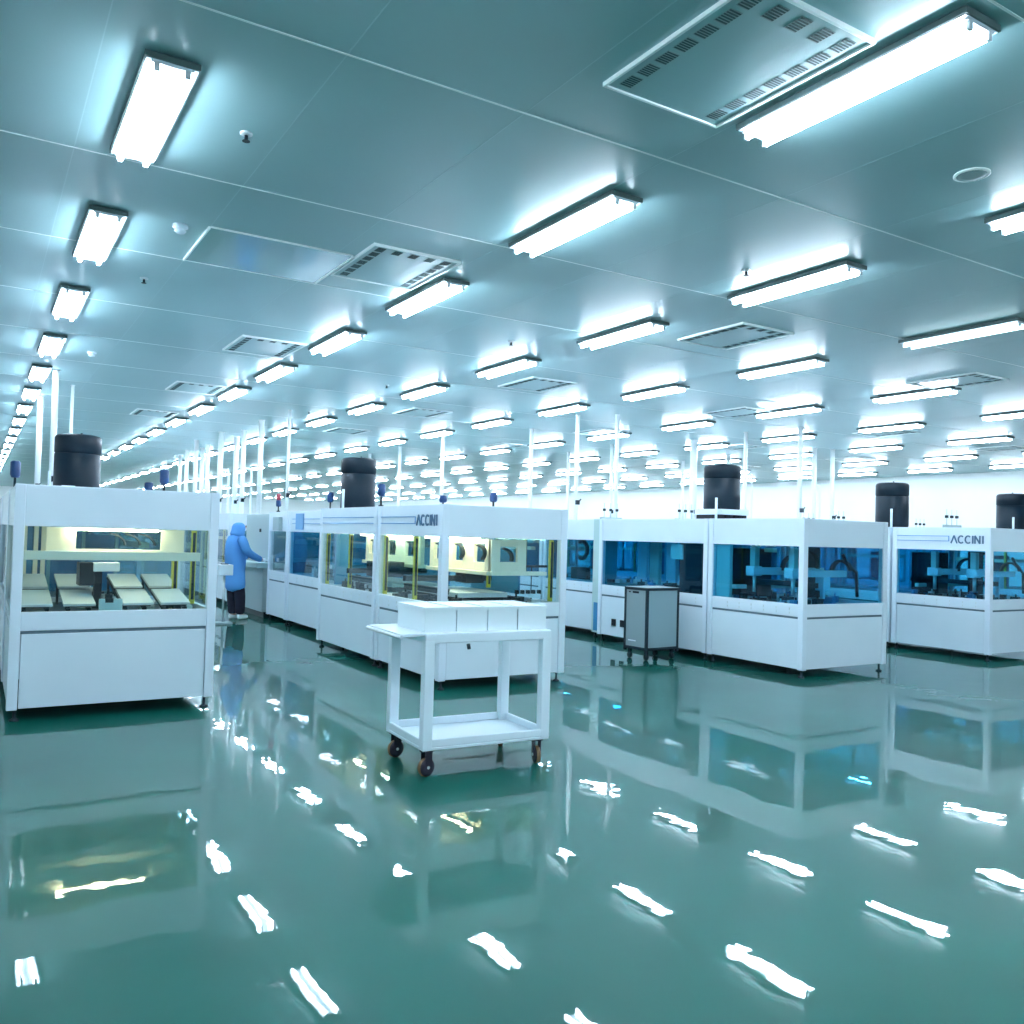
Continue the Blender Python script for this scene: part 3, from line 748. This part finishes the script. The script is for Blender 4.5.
# trousers
for s, kx in ((1, .005), (-1, .05)):
    skinned('trouser_leg', [(0,s*.09,.62), (kx,s*.09,.42), (kx+.01,s*.09,.16), (kx+.01,s*.09,.07)], [(0,1),(1,2),(2,3)], [.11,.10,.085,.075], M['trouser'], P)
    skinned('shoe', [(kx-.05,s*.10,.045), (kx+.06,s*.10,.045), (kx+.15,s*.10,.035)], [(0,1),(1,2)], [.045,.05,.035], M['shoe'], P)
# hood with open face
hd = skinned('hood', [(.0,0,1.38), (.015,0,1.46), (.03,0,1.54), (.03,0,1.59), (.025,0,1.64)], [(0,1),(1,2),(2,3),(3,4)], [.15,.12,.122,.115,.06], M['gown'], P)
fc = skinned('face', [(.085,0,1.52), (.095,0,1.575)], [(0,1)], [.075,.066], M['skin'], P)
skinned('mask', [(.105,0,1.49), (.112,0,1.525)], [(0,1)], [.064,.062], M['bin'], P)
m = MB()
for s in (-1, 1): m.cyl((.145, s*.028, 1.578), (.160, s*.028, 1.578), .009, n=10)
m.obj('eyes', M['black'], fc)
MB().cyl((.150, 0, 1.572), (.172, 0, 1.552), .008, .012, n=8).obj('nose', M['skin'], fc)
# gloved hands with five fingers
for s, (hx, hy, hz) in ((1, (.385,.19,1.035)), (-1, (.415,-.19,1.005))):
    h = skinned('glove', [(hx-.05,hy,hz), (hx,hy,hz), (hx+.04,hy,hz-.003)], [(0,1),(1,2)], [(.028,.024),(.022,.038),(.016,.036)], M['bin'], P)
    for q, (dy, ln) in enumerate(((-.030,.055), (-.010,.068), (.010,.072), (.029,.064))):
        x0 = hx+.045
        skinned('finger', [(x0-.02,hy+dy,hz-.003), (x0+ln*.5,hy+dy*1.1,hz-.004), (x0+ln,hy+dy*1.15,hz-.022)], [(0,1),(1,2)], [.009,.0085,.0075], M['bin'], h, 1)
    skinned('thumb', [(hx-.015,hy-s*.030,hz-.003), (hx+.015,hy-s*.058,hz-.010), (hx+.045,hy-s*.062,hz-.02)], [(0,1),(1,2)], [.011,.010,.008], M['bin'], h, 1)

# ------------------------------------------------------------------ camera, world, view
cam = bpy.data.cameras.new('camera'); co = bpy.data.objects.new('camera', cam); COL.objects.link(co)
cam.sensor_fit = 'HORIZONTAL'; cam.sensor_width = 36; cam.lens = 36*870/1024
yaw, pitch, roll = 0.551945711, 0.0278559644, 0.0277451754
f = Vector((math.sin(yaw)*math.cos(pitch), math.cos(yaw)*math.cos(pitch), math.sin(pitch)))
r = Vector((math.cos(yaw), -math.sin(yaw), 0)); u = r.cross(f)
r2 = math.cos(roll)*r+math.sin(roll)*u; u2 = -math.sin(roll)*r+math.cos(roll)*u
mw = Matrix((( r2.x, u2.x, -f.x, 0), (r2.y, u2.y, -f.y, 0), (r2.z, u2.z, -f.z, 1.53), (0, 0, 0, 1)))
co.matrix_world = mw
cam.clip_end = 200
S.camera = co
w = bpy.data.worlds.new('world'); S.world = w; w.use_nodes = True
w.node_tree.nodes['Background'].inputs[0].default_value = (0.6, 0.85, 0.95, 1); w.node_tree.nodes['Background'].inputs[1].default_value = 0.1
S.view_settings.view_transform = 'Standard'; S.view_settings.look = 'None'; S.view_settings.gamma = 1; S.view_settings.exposure = 1.3
S.cycles.use_denoising = True
S.cycles.max_bounces = 10; S.cycles.diffuse_bounces = 5; S.cycles.glossy_bounces = 5; S.cycles.transparent_max_bounces = 24
S.cycles.sample_clamp_indirect = 6
